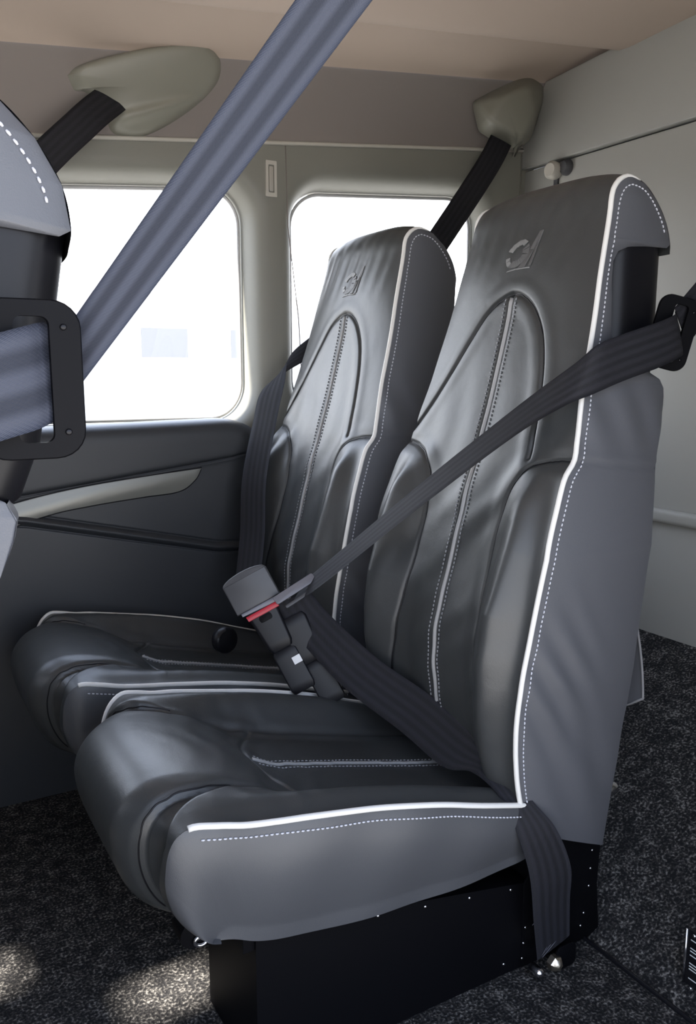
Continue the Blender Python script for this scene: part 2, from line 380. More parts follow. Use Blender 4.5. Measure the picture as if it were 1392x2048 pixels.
# dark lower side panel with armrest and inlay strip
def pz(x): return .845+.02*x
PY = WY-.035
def ptop(x): return .8445+.021*x-(max(0, x-.44)/.113)**3*.024
xsd = np.concatenate([np.linspace(-1.9, .40, 60), np.linspace(.41, .553, 24)]); rows = []
for x in xsd:
    zt_ = ptop(x); g = float(np.interp(x, [-.6, -.01, .49, .553], [.735, .700, .762, .775]))
    zr = float(np.interp(x, [-.6, -.008, .453, .7], [.70, .652, .543, .53]))
    r = [(x, WY+.03, zt_+.002), (x, WY+.004, zt_+.001), (x, PY+.016, zt_-.003), (x, PY+.005, zt_-.012), (x, PY-.001, zt_-.03), (x, PY, zt_-.05)]
    zz = np.concatenate([np.linspace(zt_-.055, g+.015, 8), np.linspace(g+.013, g-.013, 24), np.linspace(g-.015, zr+.032, 12), np.linspace(zr+.030, zr-.030, 50), np.linspace(zr-.034, 0, 16)])
    for k_, z in enumerate(zz):
        d = z-zr
        y = PY+math.exp(-((z-g)/.0030)**2)*.005*(1 if d > .02 else 0)+(.010/(1+math.exp(min(50, (z-g)/.004))) if zz[8] > z or True else 0)
        y += -.010*math.exp(-(d/.009)**2)+.004*math.exp(-((d-.013)/.003)**2)+.004*math.exp(-((d+.013)/.003)**2)
        r.append((x, y, z))
    rows.append(r)
mb = MB(); mb.grid(np.array(rows), flip=True); panel = struct(mb.build('wall_left', M['dark'])); panel.name = 'wall_left.003'
# end block closing the panel behind the seats
mb = MB(); mb.box((.545, PY+.012, 0), (1.45, WY+.01, .62)); mb.box((.545, WY-.006, .60), (1.45, WY+.03, .80))
pe = struct(mb.build('wall_left', M['dark'], smooth=False)); pe.name = 'wall_left.005'
# inlay strip
top = catmull([(-.30, .607), (-.15, .650), (.0, .690), (.13, .713), (.27, .728), (.413, .7405)], 10)
bot = catmull([(-.30, .555), (-.15, .595), (.038, .652), (.15, .670), (.27, .681), (.355, .688), (.395, .712), (.413, .7405)], 8)
outl = [tuple(p) for p in bot]+[tuple(p) for p in top[::-1][1:]]
mb = MB(); mb.prism([(x, z) for x, z in outl], (1, 0, 0), (0, 0, 1), .006, (0, PY+.0125, 0), .0015, 2)
st = autosmooth(mb.build('armrest_inlay_strip', M['strip']), 40)
tag(st, 'silver grey tapering inlay strip on the dark side panel under the window', 'trim strip')
mb = MB(); mb.tube([(p[0], PY+.0090, p[1]) for p in outl], .0024, 6, closed=True); mb.build('groove', M['black'], st)

# vent grille between the windows
gp = empty('vent_grille', (.6185, WY, 1.426)); tag(gp, 'small cream rectangular light fitting on the pillar between the two windows', 'light fitting')
mb = MB()
o_ = rrect(-.0145, .0145, -.0415, .0415, .002, 3); i_ = rrect(-.0075, .0075, -.032, .032, .002, 3); n = len(o_)
v = []; 
for pts, y in ((o_, 0), (o_, -.005), (i_, -.005), (i_, -.001)): v += [(a, y, b_) for a, b_ in pts]
mb.add(v, [(k*n+j, k*n+(j+1) % n, (k+1)*n+(j+1) % n, (k+1)*n+j) for k in range(3) for j in range(n)])
autosmooth(mb.build('bezel', M['cream'], gp), 30)
mb = MB(); mb.prism(rrect(-.0055, .0055, -.029, .029, .003, 4), (1, 0, 0), (0, 0, 1), .004, (0, -.0005, 0), .001, 2)
autosmooth(mb.build('lens', mat('frosted lens', (.36, .34, .30), .4), gp), 30)

# belt anchor covers on the cornice
def pod(name, outl_px, hgt, label, ridge, warp=lambda a, b: 0):
    """dome over an outline given as (x, z); grows inwards from the band"""
    P = catmull(outl_px+[outl_px[0]], 6)[:-1]; c = P.mean(0); N = len(P); R = 14; v = []
    for k in range(R+1):
        s_ = 1-k/R; hh = hgt*(1-s_**ridge)**(1/ridge) if s_ < 1 else 0
        for p in P:
            q = c+(p-c)*s_; t = np.clip((q[1]-zt(q[0]))/(zc(q[0])-zt(q[0])), 0, 1.1)
            y = band_pt(q[0], t)[1]; 
            v.append((q[0], y+.004-(hh+.004)-warp(q[0], q[1])*(1-s_**6), q[1]))
    f = [(k*N+j, k*N+(j+1) % N, (k+1)*N+(j+1) % N, (k+1)*N+j) for k in range(R) for j in range(N)]
    mb = MB(); mb.add(v, f); o = mb.build(name, M['pod']); autosmooth(o, 60); tag(o, label, 'belt cover'); return o
pod1 = pod('belt_anchor_cover', [(.142, 1.568), (.165, 1.588), (.241, 1.618), (.33, 1.645), (.42, 1.662), (.462, 1.648), (.472, 1.622), (.462, 1.595), (.426, 1.557), (.37, 1.515), (.31, 1.482), (.262, 1.476), (.240, 1.482), (.228, 1.502), (.205, 1.535), (.178, 1.546), (.158, 1.546)],
    .034, 'teardrop shaped moulded belt cover above the large left window', 2.6,
    lambda x, z: .012*math.exp(-((z-(1.50+.35*(x-.25)))/.012)**2)*(1 if x > .24 else .3))
pb_ = bmesh.new()
for p in [(1.185, .79, 1.672), (1.323, .775, 1.757), (1.38, .77, 1.772), (1.430, .77, 1.752), (1.436, .775, 1.727), (1.398, .79, 1.600), (1.346, .80, 1.566), (1.219, .80, 1.603),
          (1.180, .765, 1.668), (1.205, .765, 1.612), (1.335, .765, 1.572), (1.232, .70, 1.675), (1.300, .695, 1.710), (1.340, .70, 1.650), (1.285, .70, 1.575), (1.195, .72, 1.612)]: pb_.verts.new(p)
r_ = bmesh.ops.convex_hull(pb_, input=pb_.verts[:]); bmesh.ops.dissolve_limit(pb_, angle_limit=.14, verts=pb_.verts[:], edges=pb_.edges[:])
bmesh.ops.bevel(pb_, geom=pb_.edges[:], offset=.012, segments=4, profile=.5, affect='EDGES')
me_ = bpy.data.meshes.new('belt_anchor_cover'); pb_.to_mesh(me_); pb_.free(); me_.polygons.foreach_set('use_smooth', [True]*len(me_.polygons)); me_.materials.append(M['pod'])
pod2 = bpy.data.objects.new('belt_anchor_cover', me_); COL.objects.link(pod2)
tag(pod2, 'boxy folded belt cover in the corner beside the rear bulkhead', 'belt cover')

# knob on the bulkhead
kn = empty('bulkhead_knob', (BX-.030, .690, 1.508)); kn.scale = (1.4, 1.4, 1.4); tag(kn, 'small pale round knob with dark strap on the rear bulkhead', 'knob')
mb = MB(); mb.tube([(0, .008, 0), (-.008, .006, 0), (-.02, .004, 0), (-.026, .003, 0)], [.014, .017, .017, .012], 20); autosmooth(mb.build('cap', M['cream'], kn), 40)
mb = MB(); mb.tube([(.004, -.020, .002), (-.006, -.020, .002), (-.012, -.019, .002)], [.015, .015, .011], 20); autosmooth(mb.build('housing', M['grey_plastic'], kn), 40)
mb = MB(); mb.box((-.004, .002, -.075), (.002, .013, 0)); mb.build('strap', M['grey_plastic'], kn, smooth=False)

# ================================================================== SEATS
HZ = [0.1, .2, .3, .4, .5, .6, .7, .8, .88, .95, 1.0, 1.1, 1.2, 1.3]; HH = [.192, .195, .2, .205, .215, .22, .225, .215, .203, .19, .185, .172, .162, .155]
hz = lambda z: np.interp(z, HZ, HH)
EDGE = [(.555, .267), (.534, .341), (.525, .393), (.519, .452), (.521, .516), (.530, .576), (.542, .65), (.555, .715), (.574, .771), (.591, .813), (.613, .839), (.621, .866), (.637, .926), (.671, 1.043), (.691, 1.124), (.708, 1.190), (.7165, 1.228), (.729, 1.249), (.746, 1.259), (.762, 1.260), (.79, 1.252), (.818, 1.228), (.838, 1.198), (.846, 1.168), (.845, 1.150)]
CENT = [(.585, .267), (.556, .341), (.540, .393), (.530, .452), (.527, .516), (.536, .576), (.556, .65), (.573, .715), (.587, .771), (.597, .813), (.603, .839), (.611, .866), (.629, .926), (.659, 1.043), (.676, 1.124), (.695, 1.195), (.708, 1.240), (.725, 1.262), (.746, 1.2725), (.762, 1.274), (.795, 1.264), (.826, 1.236), (.848, 1.200), (.857, 1.168), (.856, 1.150)]
REAR = [(.186, .735), (.32, .748), (.442, .759), (.553, .763), (.668, .77), (.82, .787), (.877, .803), (.925, .818), (.944, .820), (.956, .812), (.966, .790), (.972, .760), (.978, .728), (.990, .714), (1.026, .709), (1.104, .715), (1.132, .719), (1.147, .730), (1.155, .752), (1.158, .790), (1.159, .838), (1.165, .846), (1.198, .838), (1.228, .818), (1.252, .79), (1.260, .762)]
def dense(E, n):
    c = catmull(E, 12); L = np.concatenate([[0], np.cumsum(np.linalg.norm(np.diff(c, axis=0), axis=1))]); t = np.linspace(0, L[-1], n)
    return np.stack([np.interp(t, L, c[:, k]) for k in range(c.shape[1])], 1)
def dense_pair(E, C, n):
    c = catmull(np.hstack([E, C]), 12); L = np.concatenate([[0], np.cumsum(np.linalg.norm(np.diff(c[:, :2], axis=0), axis=1))]); t = np.linspace(0, L[-1], n)
    o = np.stack([np.interp(t, L, c[:, k]) for k in range(4)], 1); return o[:, :2], o[:, 2:]
def seg_dist(Y, Z, poly):
    D = np.full(Y.shape, 9.0)
    for (y0, z0), (y1, z1) in zip(poly[:-1], poly[1:]):
        dy, dz = y1-y0, z1-z0; t = np.clip(((Y-y0)*dy+(Z-z0)*dz)/(dy*dy+dz*dz+1e-12), 0, 1)
        D = np.minimum(D, np.hypot(Y-y0-t*dy, Z-z0-t*dz))
    return D
G = lambda d, s: np.exp(-(d/s)**2)
sm = lambda a, b, x: (lambda t: t*t*(3-2*t))(np.clip((x-a)/(b-a), 0, 1))
NS, NVV = 620, 230
Es, Cs = dense_pair(EDGE, CENT, NS)
V1 = np.linspace(-1, 1, NVV); V1 = np.sign(V1)*(1-(1-np.abs(V1))**1.12)

# seam curves of the backrest in (y, z)
ARCH = catmull([(.208, .862), (.176, .897), (.130, .960), (.090, 1.022), (.052, 1.070), (.0, 1.094), (-.045, 1.078), (-.082, 1.035), (-.104, .980), (-.116, .920), (-.123, .870), (-.128, .836)], 8)
SHR = catmull([(-.206, .838), (-.170, .834), (-.135, .820), (-.108, .785), (-.098, .730), (-.098, .66), (-.104, .58), (-.112, .50), (-.122, .42), (-.13, .34)], 8)
SHL = SHR*np.array([-1, 1]); ARCHM = ARCH
def back_front():
    C = Cs[:, None, :]; E_ = Es[:, None, :]; a = np.abs(V1)[None, :]
    n = np.gradient(Cs, axis=0); n /= np.linalg.norm(n, axis=1)[:, None]; nrm = np.stack([-n[:, 1], n[:, 0]], 1)   # outward (forward, up)
    z0 = Es[:, 1]; s_ = np.arange(NS)/(NS-1)
    kk = a**3.2
    XZ = C*(1-kk[..., None])+E_*kk[..., None]
    h = hz(z0); Y = h[:, None]*V1[None, :]
    Zc = XZ[..., 1]
    front = (np.arange(NS) < np.argmax(Es[:, 1]))[:, None]
    low = sm(.85, .74, Zc)*sm(.24, .36, Zc)*front
    D = .047*np.exp(-((a-.76)/.21)**2)*low*np.interp(Zc, [.3, .45, .6, .75], [.5, .75, 1, .7]) - .0*low
    D += .006*np.exp(-(a/.35)**2)*low
    D *= sm(1.0, .74, a)**.8; mask = front.astype(float)
    for poly, dp, wd in ((ARCH, .0042, .0034), (SHR, .0032, .0034), (SHL, .0032, .0034)):
        d = seg_dist(Y, Zc, poly); D -= dp*G(d, wd)*mask; D += .0012*G(d-.016, .012)*mask
    d0 = seg_dist(Y, Zc, [(0, 1.09), (0, .28)]); D -= .003*G(d0, .006)*mask
    # soft creases
    ph = Y*60+Zc*25
    D += (.0009*np.sin(ph*1.3+3*np.sin(Zc*17))*G(Zc-.80, .16)+.0010*np.sin(Zc*95+Y*70)*G(Zc-.50, .10))*mask*(1-a**4)
    D += .0009*np.sin(Y*150+Zc*40)*G(Zc-1.19, .05)*mask*(1-a**4)
    X = XZ[..., 0]+nrm[:, None, 0]*D; Z = XZ[..., 1]+nrm[:, None, 1]*D
    return np.stack([X, Y, Z], -1)
BF = back_front()
IF = int(np.argmax(Es[:, 1]))
def on_back(y, z, lift=.0):
    """point of the front leather surface at (y, z)"""
    zi = int(np.argmin(np.abs(Es[:IF, 1]-z))); v = y/hz(Es[zi, 1]); j = float(np.interp(v, V1, np.arange(NVV))); j0 = int(min(j, NVV-2)); t = j-j0
    p = BF[zi, j0]*(1-t)+BF[zi, j0+1]*t
    q = BF[min(zi+3, IF), j0]-BF[max(zi-3, 0), j0]; r = BF[zi, j0+1]-BF[zi, j0]; n = np.cross(q, r); n /= np.linalg.norm(n)+1e-12
    if n[0] > 0: n = -n
    return p+n*lift
def stitches(curve, normal_pts, pitch=.0072, length=.0044, r=.00125):
    """row of short thread stitches along a 3-D curve"""
    c = np.array(curve); L = np.concatenate([[0], np.cumsum(np.linalg.norm(np.diff(c, axis=0), axis=1))]); mb = MB()
    t = 0
    while t+length < L[-1]:
        a = [np.interp(t, L, c[:, k]) for k in range(3)]; m_ = [np.interp(t+length/2, L, c[:, k]) for k in range(3)]; b_ = [np.interp(t+length, L, c[:, k]) for k in range(3)]
        m_ = np.array(m_)+normal_pts*.0005
        mb.tube([a, m_, b_], [r*.7, r, r*.7], 5); t += pitch
    return mb
# flank surface: side = -1 near, +1 far ; notch True where the belt post is uncovered
def flank_fn(side, notch):
    zq = np.concatenate([np.linspace(0, .68, 150), np.linspace(.68, .93, 230)[1:], np.linspace(.93, 1, 60)[1:]])
    ef = Es[:IF+1]; zf0, zf1 = ef[0, 1], ef[-1, 1]
    rz = [p[0] for p in REAR]; rx = [p[1] for p in REAR]
    if not notch:
        rz, rx = zip(*[p for p in REAR if p[0] < .93 or p[0] > 1.16])
    rows = []; NW = 60
    for q in zq:
        zf = zf0+(zf1-zf0)*q; xf_ = np.interp(zf, ef[:, 1], ef[:, 0]); zr = .186+(1.260-.186)*q; xr = np.interp(zr, rz, rx)
        wv = np.linspace(0, 1, NW); x = xf_+(xr-xf_)*wv; z = zf+(zr-zf)*wv
        y = hz(zf+(zr-zf)*wv)+.009*np.sin(np.pi*wv)**.8*min(1, (xr-xf_)/.1)
        # sag folds in the lower flank
        fold = .0035*np.sin((x*1.0+z*.55)*110+2*np.sin(z*12))*G(z-.50, .10)*G(wv-.32, .25)+.003*np.sin((x*.9+z*.5)*75+1)*G(z-.33, .09)*G(wv-.6, .35)+.002*np.sin((x+z*.3)*90)*G(z-.9, .05)
        y = y+fold
        seamz = .838-.018*wv; y = y-.003*G(z-seamz, .0028)+.001*G(z-seamz-.009, .006)
        rows.append(np.stack([x, side*y, z], 1))
    return np.array(rows)
def cut(c, z0, z1): return c[(c[:, 2] >= z0) & (c[:, 2] <= z1)]
def make_seat(notch_side):
    seat = empty('aircraft_seat')
    # ---- backrest leather
    mb = MB(); mb.grid(BF, flip=True)
    FL = {}
    for sd_ in (-1, 1):
        F = flank_fn(sd_, sd_ == notch_side); FL[sd_] = F; mb.grid(F, flip=(sd_ < 0))
    # rear cover below the notch
    zr = np.linspace(.186, .955, 60); xr = np.interp(zr, [p[0] for p in REAR], [p[1] for p in REAR]); vv = np.linspace(-1, 1, 30)
    R = np.array([[(x+.012*(1-v**4), hz(z)*v, z) for v in vv] for x, z in zip(xr, zr)]); mb.grid(R)
    back = mb.build('backrest', M['leather'], seat)
    back.data.materials.append(M['leather_lit'])
    # flanks and rear cover: same leather, door daylight painted in as a lighter tone
    nf = (NS-1)*(NVV-1); mi = np.zeros(len(back.data.polygons), int); mi[nf:] = 1; back.data.polygons.foreach_set('material_index', mi.tolist())
    # cap underside lip over the notch
    # piping round both edges
    e = Es[:int(NS*.89)]
    for sd_ in (-1, 1):
        c = np.array([(x+(.0022 if sd_ < 0 else .0075)*min(1, max(0, (1.24-z)/.03)), sd_*(hz(z)+.0010), z-.001*(z > 1.24)) for x, z in e[::5]])
        mb = MB(); mb.tube(c, [.0040*min(1, .25+(len(c)-1-i_)/6) for i_ in range(len(c))], 10); mb.build('piping', M['piping'], back)
        F = FL[sd_]
        # stitch row on the flank a finger's breadth behind the piping
        line = []
        for r in F[3:-6:2]:
            if r[0][2] > 1.165: break
            L = np.concatenate([[0], np.cumsum(np.linalg.norm(np.diff(r, axis=0), axis=1))])
            line.append([np.interp(min(.0165, L[-1]*.62), L, r[:, k]) for k in range(3)])
        ti = [i for i in range(int(NS*.5), int(NS*.975)) if (Es[i, 1] > 1.172)][::3]
        gd = np.gradient(Es, axis=0); gd /= np.linalg.norm(gd, axis=1)[:, None]
        fz = F[:, :, 2].ravel(); fx = F[:, :, 0].ravel(); fy = F[:, :, 1].ravel()
        for i in ti:
            px, pz_ = Es[i, 0]+gd[i, 1]*.0150, Es[i, 1]-gd[i, 0]*.0150
            k = int(np.argmin((fx-px)**2+(fz-pz_)**2)); line.append([px, fy[k], pz_])
        line = np.array(line)+np.array((0, sd_*.0006, 0))
        stitches(line, np.array((0, sd_, 0))).build('stitching', M['thread'], back)
    # centre piping with a row of stitches each side
    zs_ = np.linspace(1.088, .372, 130)
    c = np.array([on_back(0, z, .0012) for z in zs_]); mb = MB(); mb.tube(c, .0036, 10); mb.build('centre_piping', M['piping_grey'], back)
    for dy in (-.0135, .0135):
        c = np.array([on_back(dy, z, .0008) for z in zs_]); stitches(c, np.array((-1, 0, .3))).build('stitching', M['thread_dim'], back)
    # seam shadow lines are the grooves; thin welts close them
    for nm, poly in (('seam_welt', ARCH), ('seam_welt', SHR), ('seam_welt', SHL)):
        c = np.array([on_back(y, z, .0002) for y, z in poly if abs(y) < hz(z)*.985]); mb = MB(); mb.tube(c, .0012, 6); mb.build(nm, M['black'], back)
    # embroidered mark: broken ring, slanted blade and a base line, tilted forward
    def emb(polys, m, nm):
        mb = MB()
        for poly in polys:
            P = np.array(poly, float); c = P.mean(0); rings = [P, c+(P-c)*.5]
            v = []; n = len(P)
            for R_, lf in ((P, .0003), (c+(P-c)*.93, .0016)):
                v += [tuple(on_back(a, b_, lf)) for a, b_ in R_]
            f = [(j, (j+1) % n, n+(j+1) % n, n+j) for j in range(n)]+[tuple(range(n, 2*n))]
            mb.add(v, f)
        return autosmooth(mb.build(nm, m, back), 50)
    def T(p): return (-(p[0]-.5)*.072-.004, 1.133+p[1]*.056)
    def arc(a0, a1, r0, r1, cx=.36, cz=.43, sx=1, sz=1.0, n=12):
        o = [(cx+sx*r0*math.cos(t)+.18*sz*r0*math.sin(t), cz+sz*r0*math.sin(t)) for t in np.radians(np.linspace(a0, a1, n))]
        i = [(cx+sx*r1*math.cos(t)+.18*sz*r1*math.sin(t), cz+sz*r1*math.sin(t)) for t in np.radians(np.linspace(a1, a0, n))]
        return [T(p) for p in o+i]
    def quads(poly):
        return poly
    lt = []
    A = arc(55, 165, .37, .23, sz=1.05); n = len(A)//2
    lt += [[A[i], A[i+1], A[-2-i], A[-1-i]] for i in range(n-1)]
    A = arc(195, 235, .37, .25, sz=1.05); n = len(A)//2
    lt += [[A[i], A[i+1], A[-2-i], A[-1-i]] for i in range(n-1)]
    lt += [[T(p) for p in q] for q in (((.08, -.04), (.10, 0), (.42, .02), (.42, -.02)), ((.42, -.02), (.42, .02), (.86, .04), (.85, 0)))]
    emb(lt, M['logo'], 'emblem')
    dk = []
    A = arc(240, 400, .36, .16, sz=1.05); n = len(A)//2
    dk += [[A[i], A[i+1], A[-2-i], A[-1-i]] for i in range(n-1)]
    dk += [[T(p) for p in q] for q in (((.46, .03), (.66, .04), (.86, .50), (.72, .50)), ((.72, .50), (.86, .50), (1.02, .98), (.93, .98)), ((.80, .04), (.88, .05), (.97, .60), (.91, .60)), ((.91, .60), (.97, .60), (1.04, .98), (1.0, .98)))]
    emb(dk, M['logo_dark'], 'emblem')
    # ---- belt post behind the notch
    mb = MB(); ol = [(x, y) for x, y in rrect(.722, .842, -.172, .172, .040, 8)]
    v = []; 
    for z, dx in ((.935, -.030), (.955, -.012), (1.0, 0), (1.10, .004), (1.19, .008)): v += [(x+dx, y*(1.02 if z < 1 else .985-.2*(z-1.0)), z) for x, y in ol]
    n = len(ol); mb.add(v, [(k*n+j, k*n+(j+1) % n, (k+1)*n+(j+1) % n, (k+1)*n+j) for k in range(4) for j in range(n)]+[tuple(range(n))[::-1], tuple(range(4*n, 5*n))])
    post = autosmooth(mb.build('belt_post', M['black'], seat), 50)
    for z in (1.145,):
        mb = MB(); mb.tube([(.790, notch_side*.158, z), (.790, notch_side*.163, z)], [.0022, .0015], 10); mb.build('screw', M['brass'], post)
    # ---- belt guide: flat loop with a slot, standing out from the post
    mb = MB(); o_ = rrect(0, .070, -.057, .057, .020, 6); i_ = rrect(.026, .049, -.045, .045, .006, 6); n = len(o_)
    ang = math.radians(0); v = []
    for pts, y, g_ in ((o_, 0.002, 0), (o_, .0, 1), (i_, .0, 0), (i_, -.0065, 0), (o_, -.0065, 1), (o_, -.0045, 0)):
        v += [(a, y, b_) for a, b_ in pts]
    v = []
    for pts, y, ins in ((o_, -.0015, 0), (o_, 0, .0015), (i_, 0, 0), (i_, -.006, 0), (o_, -.006, .0015), (o_, -.0045, 0)):
        for a, b_ in pts: v.append((a+(.035-a)*ins*20, y*1.0, b_*(1-ins*12)))
    mb.add(v, [(k*n+j, k*n+(j+1) % n, ((k+1) % 6)*n+(j+1) % n, ((k+1) % 6)*n+j) for k in range(6) for j in range(n)])
    g = autosmooth(mb.build('belt_guide', M['black_metal'], seat), 40)
    g.location = (.806, notch_side*.172, 1.036); g.rotation_euler = (0, math.radians(14), notch_side*math.radians(25))
    for zz in (-.047, .047):
        mb = MB(); mb.tube([(.058, -.0065, zz*.8), (.058, -.0075, zz*.8)], [.0024, .0016], 10); mb.build('screw', M['black'], g)
    # ---- cushion
    CU = [(.585, .290), (.54, .298), (.47, .311), (.40, .327), (.33, .344), (.27, .359), (.21, .376), (.178, .392), (.150, .412), (.120, .428), (.07, .445), (.02, .452), (-.015, .444), (-.040, .422), (-.052, .392), (-.048, .350), (-.032, .308), (-.006, .276), (.028, .258), (.058, .250)]
    EL = [(.585, .300), (.54, .312), (.47, .331), (.40, .352), (.34, .367), (.28, .380), (.22, .390), (.17, .398), (.13, .404), (.09, .411), (.055, .421), (.022, .428), (.004, .420), (-.006, .402), (-.010, .378), (-.010, .350), (-.002, .320), (.012, .294), (.034, .272), (.058, .262)]
    EF = [(x, z+dz) for (x, z), dz in zip([(x+dx, z) for (x, z), dx in zip(EL, np.interp(np.arange(20), [0, 8, 11, 16, 19], [0, 0, .026, .020, 0]))], np.interp(np.arange(20), [0, 3, 8, 11, 14, 19], [.012, .022, .030, .020, .0, 0]))]
    nU = 420; A = catmull(np.hstack([CU, EL, EF]), 24); L = np.concatenate([[0], np.cumsum(np.linalg.norm(np.diff(A[:, :2], axis=0), axis=1))]); t = np.linspace(0, L[-1], nU)
    A = np.stack([np.interp(t, L, A[:, k]) for k in range(6)], 1); NC = 230; V = np.linspace(-1, 1, NC); a = np.abs(V)[None, :]
    C_ = A[:, None, 0:2]; E_ = np.where((V < 0)[None, :, None], A[:, None, 2:4], A[:, None, 4:6])
    k_ = sm(.50, .84, a)*.8+.2*a**4; XZ = C_*(1-k_[..., None])+E_*k_[..., None]
    tg = np.gradient(A[:, :2], axis=0); tg /= np.linalg.norm(tg, axis=1)[:, None]; nr = np.stack([tg[:, 1], -tg[:, 0]], 1); nr = -nr if nr[0, 1] < 0 else nr
    U = (L[-1]*np.arange(nU)/(nU-1))[:, None]                    # arc length from the rear, metres
    hw = np.interp(U[:, 0], [0, .15, .55, .62, .72, .85], [.200, .204, .206, .203, .196, .190])
    Y = hw[:, None]*V[None, :]; D = np.zeros((nU, NC))
    frontmask = sm(.40, .50, U)
    vb = .60+.09*sm(.46, .66, U)                                      # inner seam
    vo = np.interp(U, [0, .50, .56, .66, .78, .86], [.60, .63, .72, .93, .86, .70])
    bol = np.interp(U, [0, .1, .42, .54, .60, .70], [.010, .016, .020, .012, .004, 0])
    D += bol*np.exp(-((a-.80)/.14)**2)
    D -= .004*G((a-vb)*.2, .0045)
    gus = sm(vb-.0, vb+.022, a)*sm(vo+.012, vo-.012, a)*sm(.50, .55, U)*sm(.86, .80, U); D -= .011*gus; GUS = gus
    D -= .003*G((a-vo)*.2, .003)*sm(.50, .56, U)
    D += .006*(1-(a/.62)**2).clip(0)*sm(.36, .45, U)*sm(.75, .62, U)
    # curved seam between roll and base pad, peaked towards the back in the middle
    SE = catmull([(.118, .232), (.092, .212), (.045, .188), (.0, .180), (-.045, .186), (-.090, .205), (-.122, .232)], 8)
    d = seg_dist(Y, XZ[..., 0], SE); topm = (U < .62); D -= .0035*G(d, .0035)*topm; D += .001*G(d-.012, .009)*topm
    D += .0010*np.sin(XZ[..., 0]*130+np.sin(Y*40)*2)*G(U-.42, .10)*(1-a**2)+.0015*np.sin(Y*160+XZ[..., 0]*60)*G(a-.62, .05)*G(U-.42, .12)
    X = XZ[..., 0]+nr[:, None, 0]*D; Z = XZ[..., 1]+nr[:, None, 1]*D; CG = np.stack([X, Y, Z], -1)
    mb = MB(); mb.grid(CG, flip=False)
    bot = catmull([(.585, .226), (.54, .212), (.40, .209), (.243, .218), (.16, .230), (.109, .242), (.075, .256), (.05, .262)], 20)
    Lb = np.concatenate([[0], np.cumsum(np.linalg.norm(np.diff(bot, axis=0), axis=1))])
    SP = {}
    for sd_, ei in ((-1, 0), (1, NC-1)):
        ed = CG[:, ei]; rows = []
        # bottom point under each edge point: same place along, then swept round the corner
        xb_ = np.interp(U[:, 0], [0, L[-1]*.64, L[-1]], [.585, .085, .05])
        zb_ = np.interp(xb_, bot[::-1, 0], bot[::-1, 1])
        for w_ in np.linspace(0, 1, 46):
            bl = .012*math.sin(math.pi*min(1, w_*1.15)**.8 if w_ < .87 else math.pi)+.004*w_
            p = ed*(1-w_)+np.stack([xb_, np.full(nU, sd_*.192), zb_], 1)*w_
            p[:, 1] += sd_*(bl+.0015*np.sin(p[:, 0]*40+w_*3)); rows.append(p)
        S_ = np.array(rows); SP[sd_] = S_; mb.grid(S_, flip=(sd_ > 0))
    u0 = np.concatenate([SP[-1][-1], SP[1][-1][::-1]]); 
    nbv = len(SP[-1][-1]); mb.grid(np.array([SP[-1][-1], SP[-1][-1]*np.array([1, 0, 1])+np.array([0, 0, .0]), SP[1][-1]]))
    cush = mb.build('seat_cushion', M['leather'], seat)
    cush.data.materials.append(M['leather_half_lit'])
    gm = (.25*(GUS[:-1, :-1]+GUS[1:, :-1]+GUS[1:, 1:]+GUS[:-1, 1:]) > .5).astype(int).ravel(); mi = np.zeros(len(cush.data.polygons), int); 
    mi[gm.size:] = 1; cush.data.polygons.foreach_set('material_index', mi.tolist())
    for sd_, ei in ((-1, 0), (1, NC-1)):
        s0, s1 = 12, int(nU*(.685 if sd_ < 0 else .80))
        if True:
            ed = CG[s0:s1:5, ei]+np.array((0, sd_*.0015, .0012)); mb = MB(); mb.tube(ed, .0042, 10); mb.build('piping', M['piping'], cush)
        S_ = SP[sd_]; ln = []
        for i in range(s0, int(nU*.66), 3):
            col = S_[:, i]; Lc = np.concatenate([[0], np.cumsum(np.linalg.norm(np.diff(col, axis=0), axis=1))]); ln.append([np.interp(.0165, Lc, col[:, k]) for k in range(3)])
        stitches(np.array(ln)+np.array((0, sd_*.0007, 0)), np.array((0, sd_, 0))).build('stitching', M['thread'], cush)
    def on_c(x, y, lift):
        i = int(np.argmin(np.abs(A[:int(nU*.55), 0]-x))); j = int(np.argmin(np.abs(Y[i]-y))); return CG[i, j]+np.array((0, 0, lift))
    for sd_ in (-1, 1):
        for fn_ in (vb, vo):
            cv_ = []
            for i in range(nU):
                if not .50 < U[i, 0] < .84: continue
                j = int(np.argmin(np.abs(V-sd_*fn_[i, 0]))); cv_.append(CG[i, j])
            cv_ = catmull(np.array(cv_)[::8], 4); m_ = MB(); m_.tube(cv_, .0012, 6); m_.build('seam_welt', M['black'], cush)
    c = np.array([on_c(x, -.004+.012*math.sin((x-.18)*8), .0015) for x in np.linspace(.186, .56, 60)]); c = dense(c.tolist(), 90)
    mb = MB(); mb.tube(c, .0028, 8); mb.build('centre_piping', M['piping_grey'], cush)
    for dy in (-.012, .012):
        c = np.array([on_c(x, -.004+dy+.012*math.sin((x-.18)*8), .0010) for x in np.linspace(.192, .56, 60)])
        stitches(dense(c.tolist(), 120), np.array((0, 0, 1))).build('stitching', M['thread_dim'], cush)
    # ---- pedestal, black box with a sloping top, rear flange, rivets
    mb = MB()
    def slab(x0, x1, y0, y1, zt0, zt1, xt=0):
        mb.add([(x0, y0, 0), (x1, y0, 0), (x1, y1, 0), (x0, y1, 0), (x0-xt, y0, zt0), (x1, y0, zt1), (x1, y1, zt1), (x0-xt, y1, zt0)],
               [(0, 3, 2, 1), (4, 5, 6, 7), (0, 1, 5, 4), (1, 2, 6, 5), (2, 3, 7, 6), (3, 0, 4, 7)])
    slab(.116, .595, -.17, .015, .236, .150, .0); slab(.30, .595, .10, .17, .20, .150)
